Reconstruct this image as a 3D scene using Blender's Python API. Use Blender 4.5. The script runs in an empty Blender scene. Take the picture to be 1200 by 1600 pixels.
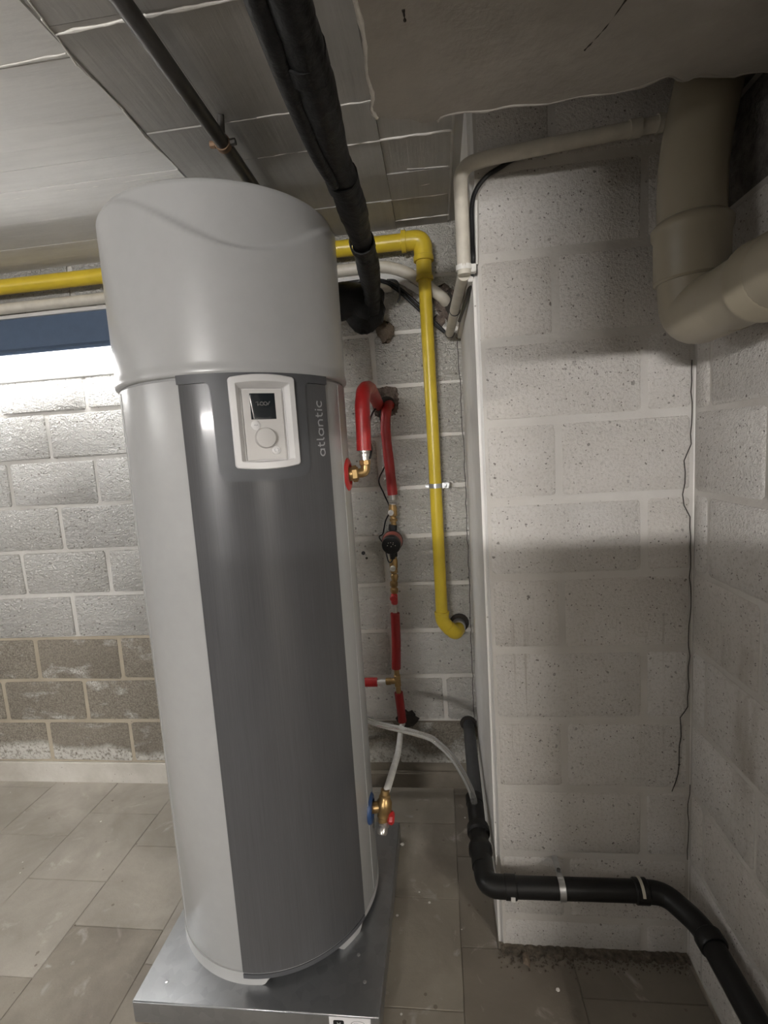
import bpy, bmesh, math, random
from mathutils import Vector, Matrix
random.seed(7)
sc = bpy.context.scene
COL = sc.collection
PI = math.pi

# ------------------------------------------------------------------ camera
H = 1.45
cam_d = bpy.data.cameras.new('camera')
cam = bpy.data.objects.new('camera', cam_d)
COL.objects.link(cam)
cam_d.sensor_fit = 'VERTICAL'
cam_d.sensor_height = 36.0
cam_d.lens = 776.364 / 1600 * 36.0
cam_d.clip_start = 0.02
Rm = ((0.99217232, -0.04889561, -0.11490568),
      (0.10789129, -0.12766698, 0.98593134),
      (-0.06287737, -0.99061111, -0.12139223))
cam.matrix_world = Matrix(((Rm[0][0], -Rm[0][1], -Rm[0][2], 0),
                           (Rm[1][0], -Rm[1][1], -Rm[1][2], 0),
                           (Rm[2][0], -Rm[2][1], -Rm[2][2], H),
                           (0, 0, 0, 1)))
sc.camera = cam

# ------------------------------------------------------------------ world and exposure
w = bpy.data.worlds.new('basement_air')
sc.world = w
w.use_nodes = True
w.node_tree.nodes['Background'].inputs[0].default_value = (1, 0.97, 0.93, 1)
w.node_tree.nodes['Background'].inputs[1].default_value = 0.0
sc.view_settings.view_transform = 'Standard'
sc.view_settings.look = 'None'
sc.view_settings.gamma = 1
sc.view_settings.use_curve_mapping = False
sc.view_settings.exposure = 0.16
sc.cycles.max_bounces = 8
sc.cycles.diffuse_bounces = 5
sc.cycles.sample_clamp_indirect = 6.0
sc.cycles.use_denoising = True
# tube strengths (back and rear wall battens, added fill on left and right)
TUBE_BACK = 24.0
FILL_LEFT = 38.0
TUBE_REAR = 590.0
FILL_RIGHT = 300.0


# ------------------------------------------------------------------ materials
class NT:
    def __init__(s, name):
        s.m = bpy.data.materials.new(name)
        s.m.use_nodes = True
        s.t = s.m.node_tree
        s.b = s.t.nodes['Principled BSDF']
        s.pos = s.t.nodes.new('ShaderNodeNewGeometry').outputs['Position']

    def n(s, typ, **kw):
        nd = s.t.nodes.new(typ)
        for k, v in kw.items():
            setattr(nd, k, v)
        return nd

    def lk(s, a, b):
        s.t.links.new(a, b)

    def mapping(s, scale):
        mp = s.n('ShaderNodeMapping')
        mp.inputs['Scale'].default_value = scale
        s.lk(s.pos, mp.inputs['Vector'])
        return mp.outputs[0]

    def noise(s, scale, detail=3, rough=.55, vec=None, dist=0):
        nd = s.n('ShaderNodeTexNoise')
        nd.inputs['Scale'].default_value = scale
        nd.inputs['Detail'].default_value = detail
        nd.inputs['Roughness'].default_value = rough
        nd.inputs['Distortion'].default_value = dist
        s.lk(vec or s.pos, nd.inputs['Vector'])
        return nd.outputs['Fac']

    def ramp(s, fac, a, b, ca=(0, 0, 0, 1), cb=(1, 1, 1, 1)):
        r = s.n('ShaderNodeValToRGB')
        e = r.color_ramp.elements
        e[0].position, e[1].position = a, b
        e[0].color, e[1].color = ca, cb
        s.lk(fac, r.inputs[0])
        return r.outputs[0]

    def mix(s, fac, a, b, mode='MIX'):
        m = s.n('ShaderNodeMix', data_type='RGBA', blend_type=mode)
        for sock, v in ((m.inputs[0], fac), (m.inputs[6], a), (m.inputs[7], b)):
            if hasattr(v, 'links'):
                s.lk(v, sock)
            elif isinstance(v, (int, float)):
                sock.default_value = v
            else:
                sock.default_value = (*v[:3], 1)
        return m.outputs[2]

    def math(s, op, a, b=0.0, clamp=False):
        m = s.n('ShaderNodeMath', operation=op, use_clamp=clamp)
        for sock, v in ((m.inputs[0], a), (m.inputs[1], b)):
            if hasattr(v, 'links'):
                s.lk(v, sock)
            else:
                sock.default_value = v
        return m.outputs[0]

    def pits(s, scale, size, share, vec=None):
        v = s.n('ShaderNodeTexVoronoi', feature='F1')
        v.inputs['Scale'].default_value = scale
        s.lk(vec or s.pos, v.inputs['Vector'])
        sep = s.n('ShaderNodeSeparateColor')
        s.lk(v.outputs['Color'], sep.inputs[0])
        rad = s.math('MULTIPLY', s.math('SUBTRACT', sep.outputs[0], 1 - share), size / share)
        return s.math('LESS_THAN', v.outputs['Distance'], rad)

    def bump(s, h, strength, dist, prev=None):
        b = s.n('ShaderNodeBump')
        b.inputs['Strength'].default_value = strength
        b.inputs['Distance'].default_value = dist
        s.lk(h, b.inputs['Height'])
        if prev is not None:
            s.lk(prev, b.inputs['Normal'])
        return b.outputs[0]

    def objrand(s):
        return s.n('ShaderNodeObjectInfo').outputs['Random']

    def sep(s):
        x = s.n('ShaderNodeSeparateXYZ')
        s.lk(s.pos, x.inputs[0])
        return x.outputs

    def out(s, col=None, rough=None, normal=None, metal=None):
        for nm, v in (('Base Color', col), ('Roughness', rough), ('Normal', normal), ('Metallic', metal)):
            if v is None:
                continue
            if hasattr(v, 'links'):
                s.lk(v, s.b.inputs[nm])
            elif isinstance(v, (int, float)):
                s.b.inputs[nm].default_value = v
            else:
                s.b.inputs[nm].default_value = (*v[:3], 1)
        return s.m


def plain(name, col, rough=.5, metal=0.0, bump=None, vary=.12, vs=30, spec=.5):
    k = NT(name)
    k.b.inputs['Specular IOR Level'].default_value = spec
    nz = k.noise(vs, 4)
    c = k.mix(k.ramp(nz, .3, .7), [x * (1 - vary) for x in col], [min(1, x * (1 + vary)) for x in col])
    nrm = None
    if bump:
        nrm = k.bump(k.noise(bump[0], 4), bump[1], bump[2])
    return k.out(c, rough, nrm, metal)


def m_block_white(name='white_painted_rough_block', a=(.60, .585, .56), b=(.75, .74, .725), relief_shade=.36):
    k = NT(name)
    big = k.noise(2.2, 4)
    c = k.mix(k.ramp(big, .35, .7), a, b)
    c = k.mix(k.math('MULTIPLY', k.objrand(), .35), c, (.56, .54, .50))
    p = k.pits(85, .40, .20)
    c = k.mix(k.math('MULTIPLY', p, .6), c, (.16, .14, .12))
    h = k.math('ADD', k.noise(1, 4, .6, vec=k.mapping((70, 70, 105)), dist=.9), k.math('MULTIPLY', k.noise(30, 3), .5))
    h = k.math('SUBTRACT', h, k.math('MULTIPLY', p, .3))
    c = k.mix(k.math('MULTIPLY', k.ramp(h, .55, .68, (1, 1, 1, 1), (0, 0, 0, 1)), relief_shade), c, (.33, .305, .27))  # hollows darkened in the colour to mimic shade in the relief
    return k.out(c, .72, k.bump(h, 1.0, .032))


def m_block_raw():
    k = NT('bare_brown_grey_block')
    fine = k.noise(160, 5, .7)
    c = k.mix(k.ramp(fine, .3, .72), (.11, .095, .075), (.44, .40, .33))
    c = k.mix(k.math('MULTIPLY', k.objrand(), .5), c, (.20, .175, .14))
    vec = k.mapping((3.2, 3.2, 6.5))
    sm = k.noise(1.5, 5, .6, vec=vec, dist=.5)
    smear = k.math('MULTIPLY', k.ramp(sm, .55, .68), k.ramp(k.noise(120, 4, .7), .35, .6))
    c = k.mix(smear, c, (.66, .65, .62))
    x, y, z = k.sep()
    edge = k.math('ADD', z, k.math('MULTIPLY', k.math('SUBTRACT', k.noise(2.6, 4), .5), .22))
    wash = k.math('MULTIPLY', k.ramp(edge, .15, .185, (1, 1, 1, 1), (0, 0, 0, 1)), k.ramp(k.noise(70, 4, .7), .34, .52))
    c = k.mix(wash, c, (.66, .645, .60))
    h = k.math('ADD', k.noise(110, 5, .65), k.math('MULTIPLY', k.noise(40, 3), .5))
    return k.out(c, .9, k.bump(h, 1.0, .014))


def m_pier():
    k = NT('white_painted_smooth_block')
    big = k.noise(2.6, 5, .6)
    c = k.mix(k.ramp(big, .36, .68), (.60, .575, .545), (.73, .71, .69))
    c = k.mix(k.math('MULTIPLY', k.objrand(), .18), c, (.53, .46, .38))
    # damp run-off in the middle courses
    x, y, z = k.sep()
    wet = k.noise(1, 4, .6, vec=k.mapping((34, 5, .9)))
    runs = k.math('MULTIPLY', k.ramp(wet, .6, .70), k.math('MULTIPLY', k.ramp(z, .45, .75), k.ramp(z, .98, 1.2, (1, 1, 1, 1), (0, 0, 0, 1))))
    c = k.mix(k.math('MULTIPLY', runs, .5), c, (.20, .16, .11))
    nv = k.n('ShaderNodeTexNoise')
    nv.inputs['Scale'].default_value = 90
    k.lk(k.pos, nv.inputs['Vector'])
    va = k.n('ShaderNodeVectorMath', operation='MULTIPLY_ADD')
    k.lk(nv.outputs['Color'], va.inputs[0])
    va.inputs[1].default_value = (.012, .012, .012)
    k.lk(k.pos, va.inputs[2])
    pa = k.pits(95, .42, .17, va.outputs[0])
    pb = k.pits(190, .40, .16, va.outputs[0])
    cl = k.ramp(k.noise(5, 3), .44, .62)
    pp = k.math('MAXIMUM', k.math('MULTIPLY', pa, cl), pb)
    c = k.mix(k.math('MULTIPLY', pp, .78), c, (.07, .055, .045))
    hn = k.noise(130, 5, .65)
    c = k.mix(k.math('MULTIPLY', k.ramp(hn, .36, .5, (1, 1, 1, 1), (0, 0, 0, 1)), .3), c, (.32, .29, .25))
    h = k.math('SUBTRACT', k.math('ADD', hn, k.math('MULTIPLY', k.noise(18, 3), .8)), k.math('MULTIPLY', pp, .7))
    return k.out(c, .7, k.bump(h, .8, .009))


def m_paint(name, a, b, bs=60, bd=.004, rough=.7):
    k = NT(name)
    c = k.mix(k.ramp(k.noise(3, 5, .6), .35, .7), a, b)
    pb = k.pits(110, .3, .06)
    c = k.mix(k.math('MULTIPLY', pb, .6), c, (.12, .1, .08))
    h = k.math('ADD', k.noise(bs, 5, .6), k.noise(12, 3))
    return k.out(c, rough, k.bump(h, .5, bd))


def m_floor(name='worn_concrete_tile', a=(.225, .203, .17), b=(.40, .37, .322)):
    k = NT(name)
    c = k.mix(k.ramp(k.noise(3.2, 6, .62, dist=.4), .32, .70), a, b)
    c = k.mix(k.math('MULTIPLY', k.objrand(), .3), c, (.30, .27, .225))
    dust = k.ramp(k.noise(9, 5, .6, dist=1.2), .60, .74)
    c = k.mix(k.math('MULTIPLY', dust, .35), c, (.62, .595, .55))
    c = k.mix(k.math('MULTIPLY', k.pits(38, .22, .10), .7), c, (.12, .09, .07))
    c = k.mix(k.math('MULTIPLY', k.pits(30, .14, .07), .8), c, (.72, .70, .66))
    h = k.math('ADD', k.noise(40, 5), k.math('MULTIPLY', k.noise(220, 3), .4))
    return k.out(c, .62, k.bump(h, .25, .004))


def m_ceiling(name, a, b, grain):
    k = NT(name)
    c = k.mix(k.ramp(k.noise(2.5, 6, .6), .32, .7), a, b)
    gr = k.noise(1, 5, .6, vec=k.mapping(grain), dist=.15)
    c = k.mix(k.math('MULTIPLY', k.ramp(gr, .45, .7), .13), c, [v * .45 for v in a])
    c = k.mix(k.math('MULTIPLY', k.objrand(), .18), c, [v * .75 for v in a])
    h = k.math('ADD', k.math('MULTIPLY', gr, 1.0), k.math('MULTIPLY', k.noise(50, 4), .25))
    return k.out(c, .78, k.bump(h, .28, .005))


def m_beam():
    k = NT('cast_beam_concrete')
    c = k.mix(k.ramp(k.noise(4, 6, .6), .32, .7), (.29, .27, .245), (.42, .395, .36))
    c = k.mix(k.math('MULTIPLY', k.pits(26, .2, .08), .85), c, (.05, .04, .035))
    h = k.math('ADD', k.noise(26, 5), k.math('MULTIPLY', k.noise(9, 2), 1.2))
    return k.out(c, .8, k.bump(h, .35, .008))


def m_brushed():
    k = NT('brushed_dark_grey_panel')
    g = k.noise(1, 3, .6, vec=k.mapping((900, 900, 5)))
    c = k.mix(k.ramp(g, .35, .65), (.062, .062, .065), (.076, .076, .079))
    r = k.math('ADD', k.math('MULTIPLY', g, .12), .24)
    k.b.inputs['Specular IOR Level'].default_value = .28
    k.b.inputs['Anisotropic'].default_value = .5
    k.b.inputs['Anisotropic Rotation'].default_value = .25
    k.b.inputs['Coat Weight'].default_value = .25
    k.b.inputs['Coat Roughness'].default_value = .09
    tg = k.n('ShaderNodeTangent', direction_type='RADIAL', axis='Z')
    k.lk(tg.outputs[0], k.b.inputs['Tangent'])
    return k.out(c, r, k.bump(g, .06, .001), .0)


def m_zinc():
    k = NT('galvanised_sheet')
    v = k.n('ShaderNodeTexVoronoi', feature='F1')
    v.inputs['Scale'].default_value = 42
    k.lk(k.pos, v.inputs['Vector'])
    sp = k.n('ShaderNodeSeparateColor')
    k.lk(v.outputs['Color'], sp.inputs[0])
    c = k.mix(sp.outputs[0], (.36, .37, .38), (.41, .42, .43))
    r = k.math('ADD', k.math('MULTIPLY', k.noise(7, 4), .2), .24)
    return k.out(c, r, k.bump(k.noise(5, 3), .25, .01), .92)


def m_glow(name, col, strength):
    k = NT(name)
    k.b.inputs['Emission Color'].default_value = (*col, 1)
    k.b.inputs['Emission Strength'].default_value = strength
    return k.out((.9, .9, .9), .4)


def m_clear():
    k = NT('clear_vinyl')
    k.b.inputs['Transmission Weight'].default_value = .9
    k.b.inputs['IOR'].default_value = 1.38
    return k.out((.93, .93, .92), .08)


M = dict(
    block=m_block_white(), blockbright=m_block_white('brightened_rough_block', (.76, .73, .675), (.86, .84, .79), .22), raw=m_block_raw(), pier=m_pier(), floor=m_floor(), floorbrown=m_floor('brown_concrete_tile', (.16, .138, .11), (.29, .26, .215)), floordark=m_floor('dark_concrete_tile', (.115, .097, .075), (.19, .165, .132)), beam=m_beam(),
    mortar=m_paint('white_painted_mortar', (.46, .445, .42), (.60, .585, .56)),
    rawmortar=m_paint('bare_mortar', (.30, .26, .20), (.42, .37, .29)),
    piermortar=m_paint('painted_pier_mortar', (.47, .445, .415), (.585, .565, .535), 40, .004),
    mortarbright=m_paint('brightened_mortar', (.60, .575, .53), (.74, .715, .67)),
    darkfooting=m_paint('dark_brown_footing', (.15, .128, .098), (.27, .24, .195), 60, .008, .9),
    footing=m_paint('limewashed_footing', (.36, .335, .29), (.56, .54, .50), 50, .006, .85),
    plaster=m_paint('white_painted_plaster', (.70, .685, .66), (.82, .81, .79), 30, .004, .6),
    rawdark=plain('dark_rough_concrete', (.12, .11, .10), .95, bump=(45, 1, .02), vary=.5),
    ceil=m_ceiling('smooth_ceiling_concrete', (.70, .69, .675), (.82, .81, .79), (3, 26, 3)),
    ceilb=m_ceiling('board_marked_ceiling_concrete', (.32, .31, .29), (.48, .465, .44), (60, 3, 60)),
    ridge=plain('pale_cement_ridge', (.80, .78, .74), .8, bump=(60, .6, .004)),
    shell=plain('plain_grey_render', (.17, .165, .155), .8, bump=(40, .4, .004)),
    screed=plain('floor_screed', (.30, .27, .225), .8, bump=(50, .5, .005), vary=.35, vs=9),
    dirt=plain('dark_dirt', (.10, .082, .062), .95, bump=(90, 1, .01), vary=.5, vs=80),
    crack=plain('dark_crack', (.035, .03, .026), .95),
    white=plain('white_casing', (.375, .375, .372), .28, vary=.02),
    steelwhite=plain('white_lacquered_steel', (.36, .36, .357), .26, vary=.02),
    brushed=m_brushed(),
    surround=plain('dark_grey_plastic', (.072, .074, .079), .45, spec=.3, vary=.04, bump=(700, .12, .0006)),
    frame=plain('white_display_plastic', (.60, .59, .585), .32, vary=.02),
    plate=plain('pale_grey_control_plate', (.47, .455, .44), .42, vary=.02),
    lcd=plain('dark_lcd', (.012, .015, .018), .12, vary=.05),
    lcdmark=plain('faint_lcd_mark', (.006, .007, .008), .3),
    print=plain('grey_print', (.33, .33, .34), .5, vary=.03),
    zinc=m_zinc(),
    sticker=plain('white_sticker', (.74, .73, .74), .45, vary=.02),
    black=plain('black_plastic', (.012, .012, .013), .4, spec=.3, bump=(60, .15, .002)),
    blackpipe=plain('black_drain_plastic', (.008, .008, .008), .42, spec=.35),
    greypipe=plain('dark_grey_drain_plastic', (.045, .046, .048), .45),
    wrap=plain('black_foam_wrap', (.008, .008, .0085), .5, spec=.25, bump=(25, .6, .01), vary=.3),
    yellow=plain('yellow_gas_paint', (.62, .46, .035), .33, bump=(30, .2, .003), vary=.10, vs=9),
    zincbright=plain('bright_zinc', (.62, .63, .64), .3, .9),
    darksteel=plain('dark_steel_pipe', (.10, .095, .09), .42, .5, vary=.25, vs=16),
    rust=plain('rusty_brown_metal', (.25, .16, .10), .7, .3, vary=.3),
    red=plain('red_insulation', (.30, .012, .012), .42, bump=(22, .35, .005)),
    redplastic=plain('red_plastic', (.40, .02, .02), .4),
    blue=plain('blue_plastic', (.02, .055, .15), .45),
    brass=plain('brass', (.36, .235, .10), .36, .8, vary=.25),
    nickel=plain('nickel_union', (.55, .53, .50), .3, .9),
    pump=plain('red_brown_pump_paint', (.30, .08, .06), .45),
    whitepipe=plain('white_multilayer_pipe', (.72, .71, .68), .4),
    pvc=plain('beige_pvc', (.30, .265, .20), .40, vary=.08, vs=6),
    conduit=plain('beige_painted_conduit', (.56, .525, .455), .45, vary=.1),
    housing=plain('dark_blue_luminaire_housing', (.055, .085, .14), .34, vary=.06),
    lip=plain('grey_luminaire_lip', (.55, .55, .54), .5),
    clear=m_clear(),
    cardboard=plain('brown_foam_packing', (.15, .115, .085), .9, bump=(60, .8, .01)),
    holemortar=plain('broken_brown_mortar', (.16, .125, .105), .95, bump=(70, 1, .02), vary=.45, vs=60),
    glow_back=m_glow('lit_diffuser', (1.0, .985, .96), TUBE_BACK),
    fill_left=m_glow('fill_tube_left', (1.0, .985, .96), FILL_LEFT),
    fill_right=m_glow('fill_tube_warmer', (1.0, .94, .86), FILL_RIGHT),
    glow_rear=m_glow('lit_tube_warm', (1.0, .97, .94), TUBE_REAR),
)


# ------------------------------------------------------------------ object helpers
ORG = {}


def tag(o, label=None, cat=None, group=None, kind=None):
    for k, v in (('label', label), ('category', cat), ('group', group), ('kind', kind)):
        if v:
            o[k] = v
    return o


def thing(name, label, cat, loc, group=None):
    o = bpy.data.objects.new(name, None)
    o.empty_display_size = .05
    COL.objects.link(o)
    o.location = loc
    ORG[o.name] = Vector(loc)
    return tag(o, label, cat, group)


def mesh(name, vf, sharp=40):
    vs, fs = vf
    me = bpy.data.meshes.new(name)
    me.from_pydata([tuple(v) for v in vs], [], fs)
    bm = bmesh.new()
    bm.from_mesh(me)
    bmesh.ops.recalc_face_normals(bm, faces=bm.faces)
    bm.to_mesh(me)
    bm.free()
    if sharp:
        me.polygons.foreach_set('use_smooth', [True] * len(me.polygons))
        me.set_sharp_from_angle(angle=math.radians(sharp))
    return me


def obj(name, vf, mat, parent=None, origin=None, sharp=40, label=None):
    """One mesh object; vf in world coordinates, stored relative to its thing's origin."""
    o0 = ORG[parent.name] if parent is not None else Vector(origin or (0, 0, 0))
    vs = [Vector(v) - o0 for v in vf[0]]
    o = bpy.data.objects.new(name, mesh(name, (vs, vf[1]), sharp))
    o.data.materials.append(mat)
    COL.objects.link(o)
    if parent is not None:
        o.parent = parent
    else:
        o.location = o0
    ORG[o.name] = o0
    if label:
        o['label'] = label
    return o


def struct(name, vf, mat, sharp=40):
    return tag(obj(name, vf, mat, sharp=sharp), kind='structure')


def join(*parts):
    V, F = [], []
    for v, f in parts:
        b = len(V)
        V += [Vector(p) for p in v]
        F += [[i + b for i in q] for q in f]
    return V, F


def box(x0, x1, y0, y1, z0, z1, bev=0.0):
    if not bev:
        v = [(x, y, z) for x in (x0, x1) for y in (y0, y1) for z in (z0, z1)]
        return v, [[0, 1, 3, 2], [4, 6, 7, 5], [0, 4, 5, 1], [2, 3, 7, 6], [0, 2, 6, 4], [1, 5, 7, 3]]
    bm = bmesh.new()
    bmesh.ops.create_cube(bm, size=1)
    bmesh.ops.scale(bm, vec=(x1 - x0, y1 - y0, z1 - z0), verts=bm.verts)
    bmesh.ops.translate(bm, vec=((x0 + x1) / 2, (y0 + y1) / 2, (z0 + z1) / 2), verts=bm.verts)
    bmesh.ops.bevel(bm, geom=bm.edges[:], offset=bev, segments=3, affect='EDGES')
    bm.verts.ensure_lookup_table()
    r = [v.co.copy() for v in bm.verts], [[v.index for v in f.verts] for f in bm.faces]
    bm.free()
    return r


def smooth_path(pts, sub=8):
    P = [Vector(p) for p in pts]
    out = []
    for i in range(len(P) - 1):
        p0, p1, p2, p3 = P[max(i - 1, 0)], P[i], P[i + 1], P[min(i + 2, len(P) - 1)]
        for j in range(sub):
            t = j / sub
            out.append(.5 * ((2 * p1) + (p2 - p0) * t + (2 * p0 - 5 * p1 + 4 * p2 - p3) * t * t + (3 * p1 - p0 - 3 * p2 + p3) * t ** 3))
    out.append(P[-1])
    return out


def round_path(pts, rad, sub=7):
    """Polyline with its corners rounded, like pipe bends."""
    P = [Vector(p) for p in pts]
    out = [P[0]]
    for i in range(1, len(P) - 1):
        a, b, c = P[i - 1], P[i], P[i + 1]
        r = min(rad, (a - b).length * .49, (c - b).length * .49)
        s, e = b + (a - b).normalized() * r, b + (c - b).normalized() * r
        for j in range(sub + 1):
            t = j / sub
            out.append(s * (1 - t) ** 2 + b * 2 * t * (1 - t) + e * t * t)
    out.append(P[-1])
    return out


def tube(path, rad, n=16, caps=True, inner=None, rfun=None):
    P = [Vector(p) for p in path]
    m = len(P)
    T = [(P[min(i + 1, m - 1)] - P[max(i - 1, 0)]).normalized() for i in range(m)]
    up = Vector((0, 0, 1)) if abs(T[0].z) < .9 else Vector((1, 0, 0))
    U = (up - T[0] * up.dot(T[0])).normalized()
    V, F = [], []
    for i in range(m):
        U = (U - T[i] * U.dot(T[i])).normalized()
        W = T[i].cross(U)
        r = rad[i] if isinstance(rad, (list, tuple)) else rad
        for k in range(n):
            a = 2 * PI * k / n
            rr = r * (rfun(i, a) if rfun else 1)
            V.append(P[i] + (U * math.cos(a) + W * math.sin(a)) * rr)
    for i in range(m - 1):
        for k in range(n):
            k2 = (k + 1) % n
            F.append([i * n + k, i * n + k2, (i + 1) * n + k2, (i + 1) * n + k])
    if caps:
        F.append(list(range(n))[::-1])
        F.append([(m - 1) * n + k for k in range(n)])
    return V, F


def lathe(origin, axis, prof, n=24):
    """prof: (distance along axis, radius); radius 0 closes the end."""
    o, d = Vector(origin), Vector(axis).normalized()
    up = Vector((0, 0, 1)) if abs(d.z) < .9 else Vector((1, 0, 0))
    U = (up - d * up.dot(d)).normalized()
    W = d.cross(U)
    V, F, rings = [], [], []
    for t, r in prof:
        if r <= 1e-6:
            rings.append([len(V)])
            V.append(o + d * t)
        else:
            rings.append(list(range(len(V), len(V) + n)))
            for k in range(n):
                a = 2 * PI * k / n
                V.append(o + d * t + (U * math.cos(a) + W * math.sin(a)) * r)
    for A, B in zip(rings, rings[1:]):
        for k in range(n):
            k2 = (k + 1) % n
            if len(A) == 1 and len(B) == 1:
                continue
            if len(A) == 1:
                F.append([A[0], B[k2], B[k]])
            elif len(B) == 1:
                F.append([A[k], A[k2], B[0]])
            else:
                F.append([A[k], A[k2], B[k2], B[k]])
    for R_, rev in ((rings[0], True), (rings[-1], False)):
        if len(R_) > 1:
            F.append(R_[::-1] if rev else R_)
    return V, F


def cyl(a, b, r, n=20, bev=.15):
    a, b = Vector(a), Vector(b)
    L = (b - a).length
    c = min(r, L / 2) * bev
    return lathe(a, b - a, [(0, r - c), (c, r), (L - c, r), (L, r - c)], n)


def ring(a, b, r0, r1, n=24):
    """short sleeve open through the middle"""
    a, b = Vector(a), Vector(b)
    L = (b - a).length
    V, F = lathe(a, b - a, [(0, r0), (0, r1), (L, r1), (L, r0)], n)
    F = F[:-2]
    F += [[3 * n + k, 3 * n + (k + 1) % n, (k + 1) % n, k] for k in range(n)]
    return V, F


def prism(poly, z0, z1):
    n = len(poly)
    V = [(x, y, z0) for x, y in poly] + [(x, y, z1) for x, y in poly]
    F = [list(range(n))[::-1], list(range(n, 2 * n))]
    F += [[i, (i + 1) % n, n + (i + 1) % n, n + i] for i in range(n)]
    return V, F


def blob(c, r, seed, n1=10, n2=7, amp=.2):
    rnd = random.Random(seed)
    V, F = [], []
    for j in range(n2 + 1):
        ph = PI * j / n2
        for i in range(n1):
            a = 2 * PI * i / n1
            k = 1 + rnd.uniform(-amp, amp)
            V.append((c[0] + r[0] * k * math.sin(ph) * math.cos(a), c[1] + r[1] * k * math.sin(ph) * math.sin(a), c[2] + r[2] * k * math.cos(ph)))
    for j in range(n2):
        for i in range(n1):
            i2 = (i + 1) % n1
            F.append([j * n1 + i, j * n1 + i2, (j + 1) * n1 + i2, (j + 1) * n1 + i])
    return V, F


def block_mesh(w, h, d, b, rnd, jit=.004):
    """Rough-edged block, front at -Y, back plane at y=0, centred in x and z."""
    c = b * 1.3
    def loop(ins, j):
        a, e = w / 2 - ins, h / 2 - ins
        q = max(c - ins * .4, .002)
        pts = [(-a + q, -e), (a - q, -e), (a, -e + q), (a, e - q), (a - q, e), (-a + q, e), (-a, e - q), (-a, -e + q)]
        return [(x + rnd.uniform(-j, j), z + rnd.uniform(-j, j)) for x, z in pts]
    L0 = loop(0, jit)
    L1 = [(x, z) for x, z in L0]
    L2 = loop(b, jit * .5)
    V = [(x, 0, z) for x, z in L0] + [(x, -(d - b * .55), z) for x, z in L1] + [(x, -d, z) for x, z in L2]
    F = []
    for r in (0, 1):
        F += [[r * 8 + i, r * 8 + (i + 1) % 8, r * 8 + 8 + (i + 1) % 8, r * 8 + 8 + i] for i in range(8)]
    F.append([16 + i for i in range(8)])
    return V, F


BLK = {}


def put_block(parent, mat, w, h, d, b, loc, rz=0.0, jit=.004, name='block', variants=5):
    key = (round(w, 3), round(h, 3), d, b, mat.name)
    lst = BLK.setdefault(key, [])
    if len(lst) < variants:
        me = mesh(name, block_mesh(w, h, d, b, random.Random(len(lst) * 77 + int(w * 1000)), jit), 30)
        me.materials.append(mat)
        lst.append(me)
        me_ = me
    else:
        me_ = random.choice(lst)
    o = bpy.data.objects.new(name, me_)
    COL.objects.link(o)
    o.parent = parent
    o.location = loc
    o.rotation_euler = (random.uniform(-.004, .004), random.uniform(-.003, .003), rz)
    return o


# ------------------------------------------------------------------ setting
YB, YP, XP, XR, ZC = 1.99, 1.30, .105, .62, 2.28
floor = struct('floor', box(-3.6, 2.4, -4.0, 2.2, -.12, -.0028), M['screed'])
back = struct('wall_back', box(-3.6, .14, YB + .009, YB + .2, -.1, 2.5), M['mortar'])
left = struct('wall_left', box(-3.8, -3.6, -4.0, 2.2, -.1, 2.5), M['shell'])
rear = struct('wall_rear', box(-3.8, 2.6, -4.2, -4.0, -.1, 2.5), M['shell'])
side = struct('wall_side', box(2.4, 2.6, -4.0, 2.2, -.1, 2.5), M['shell'])
ceiling = struct('ceiling', box(-3.8, 2.6, -4.2, 2.2, ZC + .006, ZC + .2), M['ceil'])

# back wall: courses of rough block, bare below the paint line
for k in range(-1, 11):
    z0 = .1 + .2 * k
    if k < 0:
        continue
    zc = z0 + .1
    off = -1.46 if k % 2 == 0 else -1.655
    i = -5
    while True:
        x0 = off + .41 * i
        i += 1
        x1 = x0 + .398
        if x0 > .13:
            break
        if x1 < -2.75:
            continue
        x1 = min(x1, .135)
        x0c = max(x0, -2.75)
        if x1 - x0c < .06:
            continue
        bare = (zc < .7 and x0c < -.9) or zc < .3
        put_block(back, M['raw'] if bare else M['block'] if x0c < -.9 else M['blockbright'], x1 - x0c - .008, .186, .011, .006, ((x0c + x1) / 2, YB + .011, zc), jit=.0035)  # right-hand blocks lightened in their colour to stand in for light
obj('mortar_bed', box(-.9, .13, YB + .0055, YB + .02, .30, ZC), M['mortarbright'], back)  # mortar lightened in its colour to match the brightened blocks
# bare mortar bed behind the unpainted courses
obj('mortar_bed', box(-2.75, -.9, YB + .0055, YB + .02, .0, .705), M['rawmortar'], back)
obj('mortar_bed', box(-.9, .13, YB + .0055, YB + .02, .0, .30), M['darkfooting'], back)
obj('footing', box(-3.6, -.9, YB - .006, YB + .02, -.01, .098, .004), M['footing'], back)
obj('footing', box(-.9, .10, YB - .010, YB + .02, -.01, .07, .006), M['darkfooting'], back)  # darker brown than the footing on the left

# pier in front of the back wall, on the right
pier = struct('wall_pier', box(XP, XR + .02, YP + .003, YB + .05, -.01, ZC + .02, .012), M['plaster'])
for k in range(-1, 11):
    z0, z1 = max(.1 + .2 * k, .0), min(.3 + .2 * k, ZC)
    cut = .30 if k % 2 == 0 else .505
    for xa, xb in ((XP + .012, cut), (cut, XR)):
        if z1 - z0 > .03:
            put_block(pier, M['pier'], xb - xa - .012, z1 - z0 - .014, .0075, .006, ((xa + xb) / 2, YP + .0075, (z0 + z1) / 2), jit=.002)
obj('mortar_bed', box(XP + .013, XR, YP + .0015, YP + .02, 0, ZC), M['piermortar'], pier)
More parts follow.
